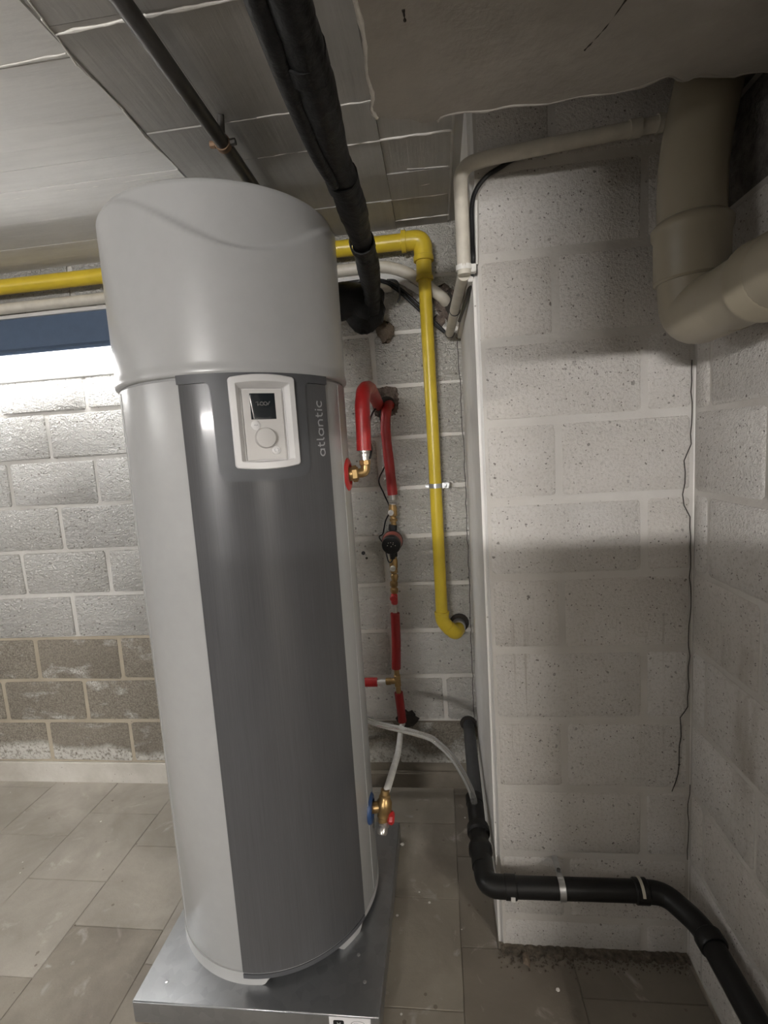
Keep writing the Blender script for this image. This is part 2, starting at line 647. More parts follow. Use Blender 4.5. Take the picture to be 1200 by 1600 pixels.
# right wall
right = struct('wall_right', box(XR + .004, XR + .15, .62, YP + .1, -.01, ZC + .02), M['piermortar'])
for k in range(-1, 11):
    z0, z1 = max(.1 + .2 * k, .0), min(.3 + .2 * k, ZC)
    ys = [YP, 1.235, .83, .625] if k % 2 else [YP, 1.03, .625]
    for ya, yb in zip(ys, ys[1:]):
        if z1 - z0 > .03 and ya - yb > .03:
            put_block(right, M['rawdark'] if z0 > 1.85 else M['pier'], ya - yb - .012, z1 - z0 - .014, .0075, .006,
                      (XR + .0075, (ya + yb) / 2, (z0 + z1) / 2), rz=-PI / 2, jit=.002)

# corner cracks
def crack_line(name, pts, r, parent):
    rnd = random.Random(len(pts))
    P = []
    for a, b in zip(pts, pts[1:]):
        a, b = Vector(a), Vector(b)
        n = max(2, int((b - a).length / .025))
        for i in range(n):
            p = a.lerp(b, i / n)
            P.append(p + Vector((rnd.uniform(-.0025, .0025), 0, 0)))
    P.append(Vector(pts[-1]))
    return obj(name, tube(P, r, 6), M['crack'], parent)


crack_line('crack', [(.612, 1.298, 1.62), (.613, 1.298, 1.42), (.598, 1.298, 1.38), (.596, 1.298, 1.27), (.613, 1.298, 1.24), (.615, 1.298, .96), (.612, 1.298, .74), (.596, 1.298, .71), (.592, 1.298, .55), (.575, 1.298, .50)], .0013, pier)
crack_line('crack', [(.618, 1.298, .52), (.616, 1.298, .30)], .0010, pier)
crack_line('crack', [(XP - .012, YB - .001, 1.85), (XP - .006, YB - .001, 1.4), (XP - .008, YB - .001, .9), (XP - .012, YB - .001, .3)], .0012, pier)

# ceiling: imprints of the shuttering boards, each its own strip with its own level
def board(x0, x1, y0, y1, z, mat):
    r = random.Random(int(x0 * 100) + int(y0 * 1000))
    g = .0007
    pts = [(x0 + g, y0 + g), ((x0 + x1) / 2, y0 + g + r.uniform(-.0006, .0006)), (x1 - g, y0 + g), (x1 - g, y1 - g), ((x0 + x1) / 2, y1 - g + r.uniform(-.0006, .0006)), (x0 + g, y1 - g)]
    return obj('board_imprint', prism(pts, z, ZC + .01), mat, ceiling)


YL = [-.9, -.5, -.1, .3, .55, .76, .90, 1.04, 1.207, 1.285, 1.36, 1.452, 1.63, 1.80, 1.992]
for a, b in zip(YL, YL[1:]):
    board(-3.5, -.695, a, b, ZC + random.uniform(-.0018, .001), M['ceil'])
YM = [-.9, -.3, .3, .66, .97, 1.29, 1.445, 1.613, 1.77, 1.992]
for i, (a, b) in enumerate(zip(YM, YM[1:])):
    for x0, x1 in ((-.69, -.50), (-.50, -.115), (-.115, .075)):
        board(x0, x1, a, b, ZC + random.uniform(-.003, .001), M['ceilb'])
board(.082, .122, 1.0, 1.992, ZC + .004, M['ceilb'])


def ridge(pts, w, h, parent=ceiling, name='cement_ridge', z=ZC):
    rnd = random.Random(int(pts[0][0] * 991))
    P, R_ = [], []
    for a, b in zip(pts, pts[1:]):
        a, b = Vector((*a, z)), Vector((*b, z))
        n = max(3, int((b - a).length / .022))
        for i in range(n + 1):
            q = a.lerp(b, i / n)
            P.append(q + Vector((rnd.uniform(-.002, .002), rnd.uniform(-.002, .002), -.001)))
            R_.append(w * .62 * rnd.uniform(.45, 1.3))
    V, F = tube(P, R_, 8)
    V = [Vector((v.x, v.y, z - (z - v.z) * h)) for v in V]
    return obj(name, (V, F), M['ridge'], parent)


ridge([(-.69, .985), (-.11, .972)], .006, .9)
ridge([(-.46, 1.447), (.075, 1.441)], .005, 1)
ridge([(-.40, 1.29), (-.10, 1.288)], .0035, 1)
ridge([(-.05, 1.60), (.07, 1.612)], .003, 1)
ridge([(-.02, 1.70), (.07, 1.69)], .003, 1)
ridge([(-.15, 1.775), (.07, 1.772)], .003, 1)
ridge([(-.30, 1.93), (.078, 1.925)], .003, 1)
ridge([(-.66, .80), (-.685, .95), (-.70, 1.06), (-.692, 1.2), (-.70, 1.30), (-.693, 1.45)], .004, 1)
ridge([(-1.1, 1.045), (-.70, 1.03)], .004, .8)
ridge([(-1.3, 1.49), (-.70, 1.47)], .0022, .8)

# dropped beam at the top right
edge = [(-.083, .30), (-.083, .763), (-.080, .83), (-.086, .90), (-.083, .953), (-.090, .985), (-.083, 1.012), (-.05, 1.022), (-.02, 1.03), (.0, 1.047),
        (.03, 1.045), (.042, 1.033), (.08, 1.030), (.12, 1.036), (.167, 1.031), (.23, 1.04), (.29, 1.032), (.35, 1.036), (.40, 1.026), (.431, 1.010), (.465, 1.03), (.49, 1.02), (.54, 1.034), (.58, 1.032), (XR + .01, 1.04), (XR + .01, .30)]
ZB = 2.07
beam = struct('trim_1', prism(edge, ZB, ZC + .02), M['beam'])
beam['label'] = 'dropped concrete beam under the ceiling'
lip = [Vector((x - .001, y, ZB + .001)) for x, y in edge[1:7]]
obj('plaster_lip', tube(smooth_path(lip, 5), [.0045 * random.uniform(.6, 1.3) for _ in range(26)], 8), M['ridge'], beam)
obj('plaster_lip', tube(smooth_path([(x, y, ZB + .0005) for x, y in edge[10:25]], 3), [.003 * random.uniform(.4, 1.2) for _ in range(43)], 8), M['beam'], beam)
for pts in ([(.265, .92), (.285, .88), (.30, .83)], [(.31, .80), (.315, .78)], [(.215, .755), (.235, .735)], [(-.018, .81), (-.019, .79)], [(.47, .76), (.475, .74)]):
    P = smooth_path([(x, y, ZB + .0005) for x, y in pts], 6)
    obj('crack', tube(P, [.0024 * random.uniform(.2, 1.3) for _ in P], 6), M['crack'], beam)

# unseen partition wall and soffit, added to shade the pier and floor
struct('shade_partition', join(box(-.64, .85, -1.12, -1.0, -.01, 1.52, .01), box(-3.6, -.64, -1.12, -1.0, -.01, .72, .01)), M['shell'])
struct('shade_soffit', box(-.07, XR + .02, .02, .16, 1.715, ZC + .02, .01), M['beam'])

# floor tiles: strips running away from the camera, staggered joints
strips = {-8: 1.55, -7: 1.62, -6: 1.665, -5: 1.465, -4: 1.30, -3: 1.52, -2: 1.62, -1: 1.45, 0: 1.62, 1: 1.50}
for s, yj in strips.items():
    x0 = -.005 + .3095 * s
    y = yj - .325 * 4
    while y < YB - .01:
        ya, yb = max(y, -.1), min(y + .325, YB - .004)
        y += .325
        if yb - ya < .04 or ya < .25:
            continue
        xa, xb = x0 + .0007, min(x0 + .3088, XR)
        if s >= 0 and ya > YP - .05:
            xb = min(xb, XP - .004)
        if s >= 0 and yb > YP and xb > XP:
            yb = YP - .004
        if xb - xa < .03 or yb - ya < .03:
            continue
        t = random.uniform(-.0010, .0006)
        obj('tile', box(xa, xb, ya + .0007, yb - .0007, -.008, t, .0013), M['floordark'] if s >= 0 else M['floorbrown'] if yb < 1.36 or s == -1 else M['floor'], floor)  # browner tiles in front and beside the heater, darkest at the right

# dirt left along the foot of the pier
rnd = random.Random(3)
V, F = [], []
n = 60
for i in range(n + 1):
    x = .108 + .51 * i / n
    d = .016 + .012 * abs(math.sin(i * .9)) + rnd.uniform(0, .006)
    V += [(x, YP + .004, .010 + rnd.uniform(-.003, .004)), (x, YP - d * .45, .007 + rnd.uniform(-.002, .002)), (x, YP - d, -.001)]
for i in range(n):
    for j in (0, 1):
        F.append([i * 3 + j, i * 3 + j + 1, i * 3 + 4 + j, i * 3 + 3 + j])
for i in range(900):
    x = rnd.uniform(.10, .61)
    y = YP - abs(rnd.gauss(0, .024)) - .004
    s = rnd.uniform(.0007, .0030)
    bv, bf = blob((x, y, s * .5 + max(0, .008 - (YP - y) * .3)), (s, s * rnd.uniform(.6, 1.4), s * .8), i, 5, 3, .35)
    o_ = len(V)
    V += bv
    F += [[q + o_ for q in f] for f in bf]
dirt = obj('grit', (V, F), M['dirt'], origin=(.35, 1.28, 0), sharp=0)
tag(dirt, 'dark grit and crumbs lying along the foot of the pier', 'dirt', kind='stuff')

# ------------------------------------------------------------------ water heater
CX, CY, RB = -.566, 1.412, .305
TZ = .064


def hp(th, r, z):
    a = math.radians(th)
    return Vector((CX + r * math.sin(a), CY - r * math.cos(a), z))


def in_hole(p):
    # opening behind the display frame, where the control plate sits recessed
    th = math.degrees(math.atan2(p[0] - CX, CY - p[1]))
    return abs(th - 32.3) < 12.4 and 1.437 < p[2] < 1.628


def sector(t0, t1, zlo, zhi, r0, r1, n=48, rows=4, hole=False):
    """Plate bent round the tank between two heights that may vary with the angle."""
    f = lambda g, t: g(t) if callable(g) else g
    V, F = [], []
    for i in range(n + 1):
        t = t0 + (t1 - t0) * i / n
        a, b = f(zlo, t), f(zhi, t)
        for j in range(rows + 1):
            V.append(hp(t, r1, a + (b - a) * j / rows))
        V.append(hp(t, r0, b))
        V.append(hp(t, r0, a))
    c = rows + 3
    for i in range(n):
        for j in range(c):
            if j == rows + 1:
                continue
            q = [i * c + j, i * c + (j + 1) % c, (i + 1) * c + (j + 1) % c, (i + 1) * c + j]
            if hole and all(in_hole(V[k]) for k in q):
                continue
            F.append(q)
    F.append([j for j in range(c)])
    F.append([n * c + j for j in range(c)][::-1])
    return V, F


heater = thing('water_heater', 'tall white cylindrical heat pump water heater with dark grey front panel', 'water heater', (CX, CY, TZ))
# casing
V, F = lathe((CX, CY, 0), (0, 0, 1), [(TZ + .016, .270), (.092, .296), (.098, RB - .003), (.104, RB), (1.440, RB), (1.625, RB), (1.640, RB), (1.644, RB - .004), (1.655, RB - .006)], 128)
F = [q for q in F if not all(in_hole(V[k]) for k in q)]
body = obj('casing', (V, F), M['steelwhite'], heater)
# top cover with its wavy step
def wave(th):
    d = abs((th - 31.5 + 180) % 360 - 180)
    return 1.925 + .132 * ((1 - math.cos(PI * min(d, 65) / 65)) / 2)


NS, NR = 144, 130
prof = [(1.647, .298), (1.647, .309), (1.650, .3125), (1.655, .3135), (1.662, .3130), (1.668, .3115)]
V, F = [], []
for z, r in prof:
    V += [hp(360 * i / NS, r, z) for i in range(NS)]
for j in range(NR + 1):
    z = 1.675 + (2.058 - 1.675) * j / NR
    for i in range(NS):
        th = 360 * i / NS
        s = (z - (wave(th) - .007)) / .013
        s = min(max(s, 0), 1)
        s = s * s * (3 - 2 * s)
        V.append(hp(th, .3105 - .0085 * s, z))
for z, r in ((2.0655, .3015), (2.070, .297), (2.072, .290), (2.073, .26)):
    V += [hp(360 * i / NS, r, z) for i in range(NS)]
rows = len(V) // NS
for j in range(rows - 1):
    for i in range(NS):
        i2 = (i + 1) % NS
        F.append([j * NS + i, j * NS + i2, (j + 1) * NS + i2, (j + 1) * NS + i])
F.append([(rows - 1) * NS + i for i in range(NS)])
obj('top_cover', (V, F), M['white'], heater, sharp=60)
# skirt standing on feet
def skirt_lo(t):
    t = (t + 180) % 360 - 180
    for a, b in ((-75, 7), (49, 62), (110, 135), (-135, -110)):
        if a <= t <= b:
            return TZ
        if a - 3 <= t < a:
            return TZ + .020 * (a - t) / 3
        if b < t <= b + 3:
            return TZ + .020 * (t - b) / 3
    return TZ + .020


obj('base_skirt', sector(-180, 180, skirt_lo, .100, .292, .3065, 240, 3), M['white'], heater)
# dark front panel
panel = obj('front_panel', sector(-3, 66.5, .103, lambda t: 1.628 if abs(t - 31.5) > 17.5 else 1.425, RB - .002, RB + .0045, 140, 6), M['brushed'], heater, label='brushed dark grey front panel')
obj('panel_end_cap', sector(-3, 66.5, .086, .0985, RB - .002, RB + .0045, 64, 2), M['surround'], heater)


def sur_lo(t):
    d = abs(t - 31.5)
    e = 20.8
    if d > e + 2.6:
        return 1.629
    if d > e:
        u = (e + 2.6 - d) / 2.6
        return 1.629 - .020 * (1 - math.sqrt(max(0, 1 - u * u)))
    z = 1.404 - .006 * math.cos(d / e * PI / 2)
    u = (e - d)
    if u < 4.5:
        z += .030 * (1 - math.sqrt(max(0, 1 - ((4.5 - u) / 4.5) ** 2)))
    return z


sur = obj('panel_surround', sector(-3.6, 67.2, sur_lo, lambda t: 1.650 + .012 * max(0, math.cos(min(abs(t - 31.5) / 30, 1) * PI / 2)), RB - .002, RB + .0068, 180, 48, True), M['surround'], heater, label='plain dark grey surround of the display')

# display frame and controls, built square to the panel at 32.3 degrees
TD = 32.3
dn = Vector((math.sin(math.radians(TD)), -math.cos(math.radians(TD)), 0))
du = Vector((math.cos(math.radians(TD)), math.sin(math.radians(TD)), 0))
dz = Vector((0, 0, 1))
DC = Vector((CX, CY, 1.535))


def dpt(u, v, n):
    return DC + du * u + dz * v + dn * n


def rrect(hw, hh, r, n=6, arch=0.0, bow=0.0):
    pts = []
    for cx_, cz_, a0 in ((hw - r, -hh + r, -90), (hw - r, hh - r, 0), (-hw + r, hh - r, 90), (-hw + r, -hh + r, 180)):
        for i in range(n + 1):
            a = math.radians(a0 + 90 * i / n)
            pts.append((cx_ + r * math.cos(a), cz_ + r * math.sin(a)))
        # extra points along the next side so that the arch bends
        nxt = {-90: None}.get(a0)
        if a0 in (0, 180):
            s = 1 if a0 == 0 else -1
            for i in range(1, 10):
                pts.append((s * (hw - r) * (1 - 2 * i / 10), s * hh))
    out = []
    for x, z in pts:
        k = 1 - (x / hw) ** 2
        out.append((x, z + (arch * k if z > 0 else -arch * k)))
    return out


def surf(u, r):
    return math.sqrt(max(r * r - u * u, 0))


def rings_mesh(rings, cap_last=False):
    n = len(rings[0])
    V = [p for r in rings for p in r]
    F = []
    for j in range(len(rings) - 1):
        for i in range(n):
            i2 = (i + 1) % n
            F.append([j * n + i, j * n + i2, (j + 1) * n + i2, (j + 1) * n + i])
    if cap_last:
        F.append([(len(rings) - 1) * n + i for i in range(n)])
    return V, F


o_out = rrect(.0775, .103, .007, arch=.007)
o_top = rrect(.0755, .101, .006, arch=.007)
o_in = rrect(.0635, .090, .003, arch=.004)
o_in2 = rrect(.0620, .0885, .003, arch=.004)
o_fl = rrect(.0510, .0865, .003, arch=.0)
PN = .2935
fr = [[dpt(u, v, surf(u, RB)) for u, v in o_out],
      [dpt(u, v, surf(u, RB + .0125)) for u, v in o_out],
      [dpt(u, v, surf(u, RB + .0150)) for u, v in o_top],
      [dpt(u, v, surf(u, RB + .0150)) for u, v in o_in],
      [dpt(u, v, surf(u, RB + .0135)) for u, v in o_in2],
      [dpt(u, v * .985 - .005, PN + .004) for u, v in o_fl],
      [dpt(u, v * .985 - .005, PN) for u, v in o_fl]]
obj('display_frame', rings_mesh(fr, True), M['frame'], heater, sharp=25)

def slab(hw, hh, r, uc, vc, n0, n1, arch=0, ch=.0008):
    a = rrect(hw, hh, r, arch=arch)
    b = rrect(hw - ch, hh - ch, max(r - ch, .0004), arch=arch)
    return rings_mesh([[dpt(uc + u, vc + v, n0) for u, v in a], [dpt(uc + u, vc + v, n1 - ch) for u, v in a], [dpt(uc + u, vc + v, n1) for u, v in b]], True)


PF = PN + .006
plate = obj('control_panel', slab(.0470, .0825, .003, -.0005, -.0055, PN - .002, PF), M['plate'], heater, label='pale grey control plate')
scr = obj('screen', slab(.0300, .0305, .0008, -.0005, .038, PF - .001, PF + .0006), M['lcd'], plate, label='dark display screen, switched off')
obj('dial', lathe(dpt(-.0015, -.036, PF), dn, [(0, .0245), (.0095, .0238), (.0115, .0225), (.0120, .0200), (.0118, 0)], 40), M['plate'], plate)
obj('button', lathe(dpt(-.0215, -.006, PF), dn, [(0, .0112), (.0022, .0110), (.0030, .0100), (.0030, 0)], 28), M['frame'], plate)
obj('button', lathe(dpt(.0225, -.066, PF), dn, [(0, .0105), (.0022, .0103), (.0030, .0093), (.0030, 0)], 28), M['frame'], plate)


def strokes(paths, wdt, place, thick=.0004):
    """Flat lettering: each path a poly-line ribbon; place maps (x, y, height) to the surface."""
    V, F = [], []
    for pts, closed in paths:
        n = len(pts)
        b = len(V)
        for i in range(n):
            p = Vector(pts[i])
            q0 = Vector(pts[(i - 1) % n] if closed or i else pts[i])
            q1 = Vector(pts[(i + 1) % n] if closed or i < n - 1 else pts[i])
            t = (q1 - q0).normalized()
            nn = Vector((-t.y, t.x)) * wdt / 2
            for s in (1, -1):
                c = p + nn * s
                V.append(place(c.x, c.y, thick))
                V.append(place(c.x, c.y, -.0006))
        m = n if closed else n - 1
        for i in range(m):
            i2 = (i + 1) % n
            A, B = b + i * 4, b + i2 * 4
            F += [[A, B, B + 2, A + 2], [A, A + 1, B + 1, B], [A + 2, B + 2, B + 3, A + 3]]
        if not closed:
            F += [[b, b + 2, b + 3, b + 1], [b + (n - 1) * 4, b + (n - 1) * 4 + 1, b + (n - 1) * 4 + 3, b + (n - 1) * 4 + 2]]
    return V, F


def arc(cx_, cy_, r, a0, a1, n=14, ry=None):
    return [(cx_ + r * math.cos(math.radians(a0 + (a1 - a0) * i / n)), cy_ + (ry or r) * math.sin(math.radians(a0 + (a1 - a0) * i / n))) for i in range(n + 1)]


# letters on a unit x-height
def letters():
    P, x = [], 0.0
    def a(x):
        return [(arc(x + .5, .5, .42, 0, 360, 24)[:-1], True), ([(x + .92, .92), (x + .92, .08)], False)], 1.22
    def t(x):
        return [([(x + .2, 1.3), (x + .2, .4)] + arc(x + .48, .4, .28, 180, 270, 6, .32)[1:] + [(x + .62, .08)], False), ([(x, .92), (x + .6, .92)], False)], .86
    def l(x):
        return [([(x + .1, 1.45), (x + .1, .36)] + arc(x + .36, .36, .26, 180, 270, 6, .28)[1:], False)], .56
    def n_(x):
        return [([(x + .1, .05), (x + .1, .92)], False), ([(x + .1, .6)] + arc(x + .47, .55, .37, 180, 0, 12) + [(x + .84, .05)], False)], 1.16
    def i_(x):
        return [([(x + .1, .05), (x + .1, .95)], False), ([(x + .1, 1.17), (x + .1, 1.36)], False)], .42
    def c(x):
        return [(arc(x + .5, .5, .42, 45, 315, 20), False)], .95
    for fn in (a, t, l, a, n_, t, i_, c):
        s, adv = fn(x)
        P += s
        x += adv
    return P, x


lp, lw = letters()
LS = .142 / lw


def logo_place(x, y, h):
    return hp(62.9 - math.degrees((y * LS) / RB), RB + .0045 + h, 1.447 + x * LS)


obj('brand_lettering', strokes(lp, .17, lambda x, y, h: logo_place(x, y, h)), M['print'], panel, sharp=0, label='grey lettering atlantic reading upwards')
# tiny print on the buttons and a faint mark on the screen
def plate_place(uc, vc, s, n):
    return lambda x, y, h: dpt(uc + x * s, vc + y * s, n + h)


obj('print_mark', strokes([([(-.55, 0), (-.25, .15), (0, -.1), (.3, .1), (.55, 0)], False)], .22, plate_place(-.0215, -.006, .008, PF + .003)), M['print'], plate, sharp=0)
obj('print_mark', strokes([(arc(-.25, 0, .32, 90, 300, 8), False), (arc(.25, .05, .32, -90, 120, 8), False)], .16, plate_place(.0225, -.066, .009, PF + .003)), M['print'], plate, sharp=0)
obj('screen_mark', strokes([([(-1, .2), (-.7, .3), (-.75, -.3), (-.5, -.1)], False), (arc(-.15, 0, .25, 0, 360, 10)[:-1], True), (arc(.4, 0, .25, 0, 360, 10)[:-1], True), ([(.75, -.2), (1.0, .3), (1.1, .2)], False)], .12, plate_place(-.0005, .044, .016, PF + .0006)), M['lcdmark'], plate, sharp=0)
# slim vertical handle recess trim on the right flank
obj('flank_seam', sector(80.6, 81.2, .11, 1.635, RB - .002, RB + .0012, 3, 4), M['steelwhite'], heater)
obj('flank_seam', sector(-47.4, -46.8, .11, 1.635, RB - .002, RB + .0012, 3, 4), M['steelwhite'], heater)
# collars of the two tank connections
obj('hot_outlet_collar', lathe((CX + RB - .012, 1.415, 1.390), (1, 0, 0), [(0, .052), (.010, .050), (.016, .044), (.018, .030), (.010, .026), (.010, 0)], 36), M['redplastic'], heater, label='red plastic collar at the hot outlet')
obj('cold_inlet_collar', lathe((CX + RB - .013, 1.395, .358), (1, 0, 0), [(0, .046), (.012, .045), (.018, .040), (.020, .028), (.012, .024), (.012, 0)], 36), M['blue'], heater, label='blue plastic collar at the cold inlet')

# ------------------------------------------------------------------ drip tray
TX0, TX1, TY0, TY1 = -.868, -.213, 1.048, 1.70
tray = thing('drip_tray', 'square galvanised steel tray under the water heater', 'tray', (-.54, 1.374, 0))
obj('tray_pan', box(TX0, TX1, TY0, TY1, 0.0, TZ, .003), M['zinc'], tray)
st = obj('sticker', box(-.341, -.236, TY0 - .0008, TY0 + .001, .012, .0605), M['sticker'], tray, label='white product sticker with black logo square')
bx = [(-.317 + x, .0345 + z) for x, z in rrect(.0135, .0175, .004)]
obj('logo_square', rings_mesh([[(x, TY0 - .0008, z) for x, z in bx], [(x, TY0 - .0013, z) for x, z in bx]], True), M['black'], st)
sp = lambda x, y, h: Vector((-.3165 + x * .006, TY0 - .0013 - h, .040 + y * .006))
obj('logo_sign', strokes([(arc(0, .9, .62, -200, 20, 12), False), ([(-.6, 1.1), (-.6, -1.2)], False), ([(.6, 1.1), (.6, -1.2)], False), ([(0, .6), (.15, -.2), (-.1, -.6)], False)], .34, sp), M['sticker'], st, sharp=0)
sp2 = lambda x, y, h: Vector((-.268 + x * .017, TY0 - .0008 - h, .044 + y * .008))
obj('oval_print', strokes([(arc(0, 0, 1, 0, 360, 24)[:-1], True), ([(-.55, .1), (-.35, -.1), (-.1, .1), (.1, -.1), (.5, .05)], False)], .12, sp2), M['print'], st, sharp=0)
for px, py in ((-.80, 1.10), (-.262, 1.13), (-.29, 1.20)):
    obj('rivet', lathe((px, py, TZ - .001), (0, 0, 1), [(0, .005), (.002, .0045), (.003, 0)], 12), M['zincbright'], tray)

# ------------------------------------------------------------------ yellow gas pipe
gas = thing('gas_pipe', 'yellow painted gas pipe running under the ceiling and down the back wall', 'pipe', (-.019, 1.92, .72))
obj('horizontal_pipe', tube([(-2.75, 1.925, 2.200), (-.075, 1.925, 2.204)], .0285, 24), M['yellow'], gas)
obj('elbow', join(tube(round_path([(-.088, 1.925, 2.204), (-.020, 1.925, 2.204), (-.020, 1.925, 2.140)], .05, 10), .034, 24),
                  cyl((-.098, 1.925, 2.204), (-.080, 1.925, 2.204), .038, 24), cyl((-.020, 1.925, 2.128), (-.020, 1.925, 2.146), .037, 24)), M['yellow'], gas)
obj('coupling', join(cyl((-.020, 1.925, 2.07), (-.020, 1.925, 2.132), .0285, 24), cyl((-.020, 1.925, 2.062), (-.020, 1.925, 2.076), .032, 24)), M['yellow'], gas)
obj('vertical_pipe', tube([(-.020, 1.925, 2.08), (-.018, 1.925, 1.5), (-.0185, 1.925, .80)], .0235, 24), M['yellow'], gas)
obj('elbow', join(tube(round_path([(-.0185, 1.925, .800), (-.0185, 1.925, .765), (.012, 1.928, .725)], .03, 8), .0275, 24), cyl((-.0185, 1.925, .790), (-.0185, 1.925, .803), .0295, 24)), M['yellow'], gas)
obj('elbow', join(tube(round_path([(.004, 1.926, .738), (.030, 1.932, .708), (.046, 1.975, .712)], .03, 8), .028, 24)), M['yellow'], gas)
obj('wall_sleeve', ring((.046, 1.962, .722), (.048, 1.990, .724), .022, .028, 24), M['zincbright'], gas)
hole = obj('pipe_hole', lathe((.050, 1.9885, .732), (0, -1, 0), [(0, .040), (.002, .038), (.0022, 0)], 18), M['crack'], back)

cl = thing('pipe_clamp', 'zinc clamp holding the yellow gas pipe to the back wall', 'clamp', (-.015, 1.93, 1.305))
obj('band', ring((-.0175, 1.925, 1.297), (-.0175, 1.925, 1.314), .0235, .0262, 28), M['zincbright'], cl)
obj('lug', join(box(.006, .034, 1.915, 1.938, 1.295, 1.316, .002)), M['zincbright'], cl)
obj('lug', join(box(-.058, -.040, 1.920, 1.932, 1.300, 1.311, .002)), M['zincbright'], cl)
obj('bolt', lathe((.020, 1.915, 1.3055), (0, -1, 0), [(0, .007), (.005, .007), (.006, .005), (.006, 0)], 6), M['zincbright'], cl)
obj('wall_rod', cyl((.020, 1.93, 1.3055), (.020, 1.99, 1.3055), .004, 10), M['zincbright'], cl)

# ------------------------------------------------------------------ fluorescent battens, with two unseen fill lamps added
def batten(name, label, x0, x1, y, z, sgn, glow, group=None):
    """Wall batten: dark housing above, lit diffuser below; sgn -1 faces -Y, +1 faces +Y."""
    t = thing(name, label, 'lamp', ((x0 + x1) / 2, y, z), group)
    yy = lambda d: y + sgn * d
    def pro(pts):
        n = len(pts)
        V = [(x0, yy(d), z + h) for d, h in pts] + [(x1, yy(d), z + h) for d, h in pts]
        F = [list(range(n)), list(range(n, 2 * n))[::-1]] + [[i, (i + 1) % n, n + (i + 1) % n, n + i] for i in range(n)]
        return V, F
    obj('housing', pro([(.002, .115), (.078, .116), (.090, .108), (.104, -.010), (.118, -.024), (.120, -.032), (.116, -.036), (.002, -.036)]), M['housing'], t, sharp=25)
    dif = [(.050, -.0365), (.094, -.0365)] + [(.074 + .024 * math.cos(a), -.062 + .030 * math.sin(a)) for a in [math.radians(40 - 18 * i) for i in range(13)]] + [(.050, -.088)]
    obj('diffuser', pro(dif), glow, t, sharp=50)
    obj('lower_lip', pro([(.002, -.036), (.012, -.040), (.014, -.112), (.010, -.118), (.002, -.122)]), M['lip'], t, sharp=25)
    for x in (x0 - .004, x1 + .004):
        obj('end_cap', box(x - .006, x + .006, min(yy(.0), yy(.116)), max(yy(.0), yy(.116)), z - .092, z + .116, .003), M['housing'], t)
    return t


batten('light_batten', 'lit fluorescent batten with dark blue housing on the back wall left of the heater', -2.85, -.62, YB, 1.958, -1, M['glow_back'])
lb = batten('light_batten', 'added unseen fill batten on the left side wall of the basement', -.65, .65, 0, 1.96, 1, M['fill_left'])  # unseen lamp added to light the pier's left face
lb.location = (-3.6, -.4, 1.96)
lb.rotation_euler = (0, 0, -PI / 2)
batten('light_batten', 'lit fluorescent batten on the rear wall behind the viewer', -1.85, -.5, -4.0, 2.0, 1, M['glow_rear'])
lb = batten('light_batten', 'added unseen warm fill batten on the right side wall', -.65, .65, 0, 2.0, 1, M['fill_right'])  # unseen lamp added as warm fill for right-hand faces
lb.location = (2.4, -2.2, 2.0)
lb.rotation_euler = (0, 0, PI / 2)

# ------------------------------------------------------------------ pale tube and trunking on the back wall
wt = thing('wall_conduit', 'pale painted tube running along the back wall below the yellow pipe', 'pipe', (-1.3, 1.96, 2.13))
P = round_path([(-2.75, 1.962, 2.128), (-1.2, 1.962, 2.132), (-.17, 1.958, 2.140), (-.075, 1.958, 2.105), (.045, 1.962, 2.005), (.06, 1.995, 1.99)], .06, 8)
obj('tube', tube(P, .021, 18), M['conduit'], wt)
tr = thing('cable_trunking', 'white flat cable trunking stepping down behind the yellow pipe', 'trunking', (-.17, 1.98, 2.115))
P = round_path([(-2.75, 1.978, 2.085), (-1.0, 1.978, 2.098), (-.17, 1.978, 2.112), (-.11, 1.978, 2.095), (-.025, 1.978, 2.035)], .05, 6)
obj('channel', tube(P, .017, 4), M['plaster'], tr)
stub = thing('conduit_stub', 'short pale tube stub strapped under the white trunking', 'pipe', (-.16, 1.965, 2.06))
obj('tube', cyl((-.30, 1.966, 2.066), (-.145, 1.966, 2.062), .0155, 16), M['conduit'], stub)
obj('strap', ring((-.203, 1.966, 2.0635), (-.198, 1.966, 2.0635), .0150, .0175, 18), M['black'], stub)
obj('strap', ring((-.245, 1.966, 2.065), (-.240, 1.966, 2.065), .0150, .0175, 18), M['black'], stub)

cb = thing('cable_bundle', 'two black cables drooping behind the yellow pipe to the corner conduit', 'cable', (-.05, 1.96, 1.95))
for dx, dzz in ((0, 0), (.012, -.012)):
    obj('cable', tube(smooth_path([(-.34, 1.962, 2.094 + dzz * .3), (-.20, 1.957, 2.092 + dzz * .3), (-.13, 1.952, 2.062 + dzz), (-.06, 1.95, 2.0 + dzz * 1.6), (.0, 1.953, 1.930 + dzz), (.045, 1.958, 1.882 + dzz * .3)], 8), .0055, 10), M['black'], cb)
obj('cable', tube(smooth_path([(-.16, 1.950, 2.085), (-.125, 1.945, 2.075), (-.115, 1.948, 2.03), (-.125, 1.952, 2.0)], 6), .004, 10), M['greypipe'], cb)
lp1 = tag(obj('hole_patch', blob((.055, 1.985, 1.995), (.05, .01, .055), 5, 12, 6, .3), M['holemortar'], back), None)
obj('hole_patch', blob((.068, 1.980, 1.990), (.020, .01, .045), 6, 10, 6, .3), M['crack'], back)
obj('hole_patch', blob((.02, 1.988, 1.93), (.03, .006, .02), 8, 10, 6, .3), M['holemortar'], back)

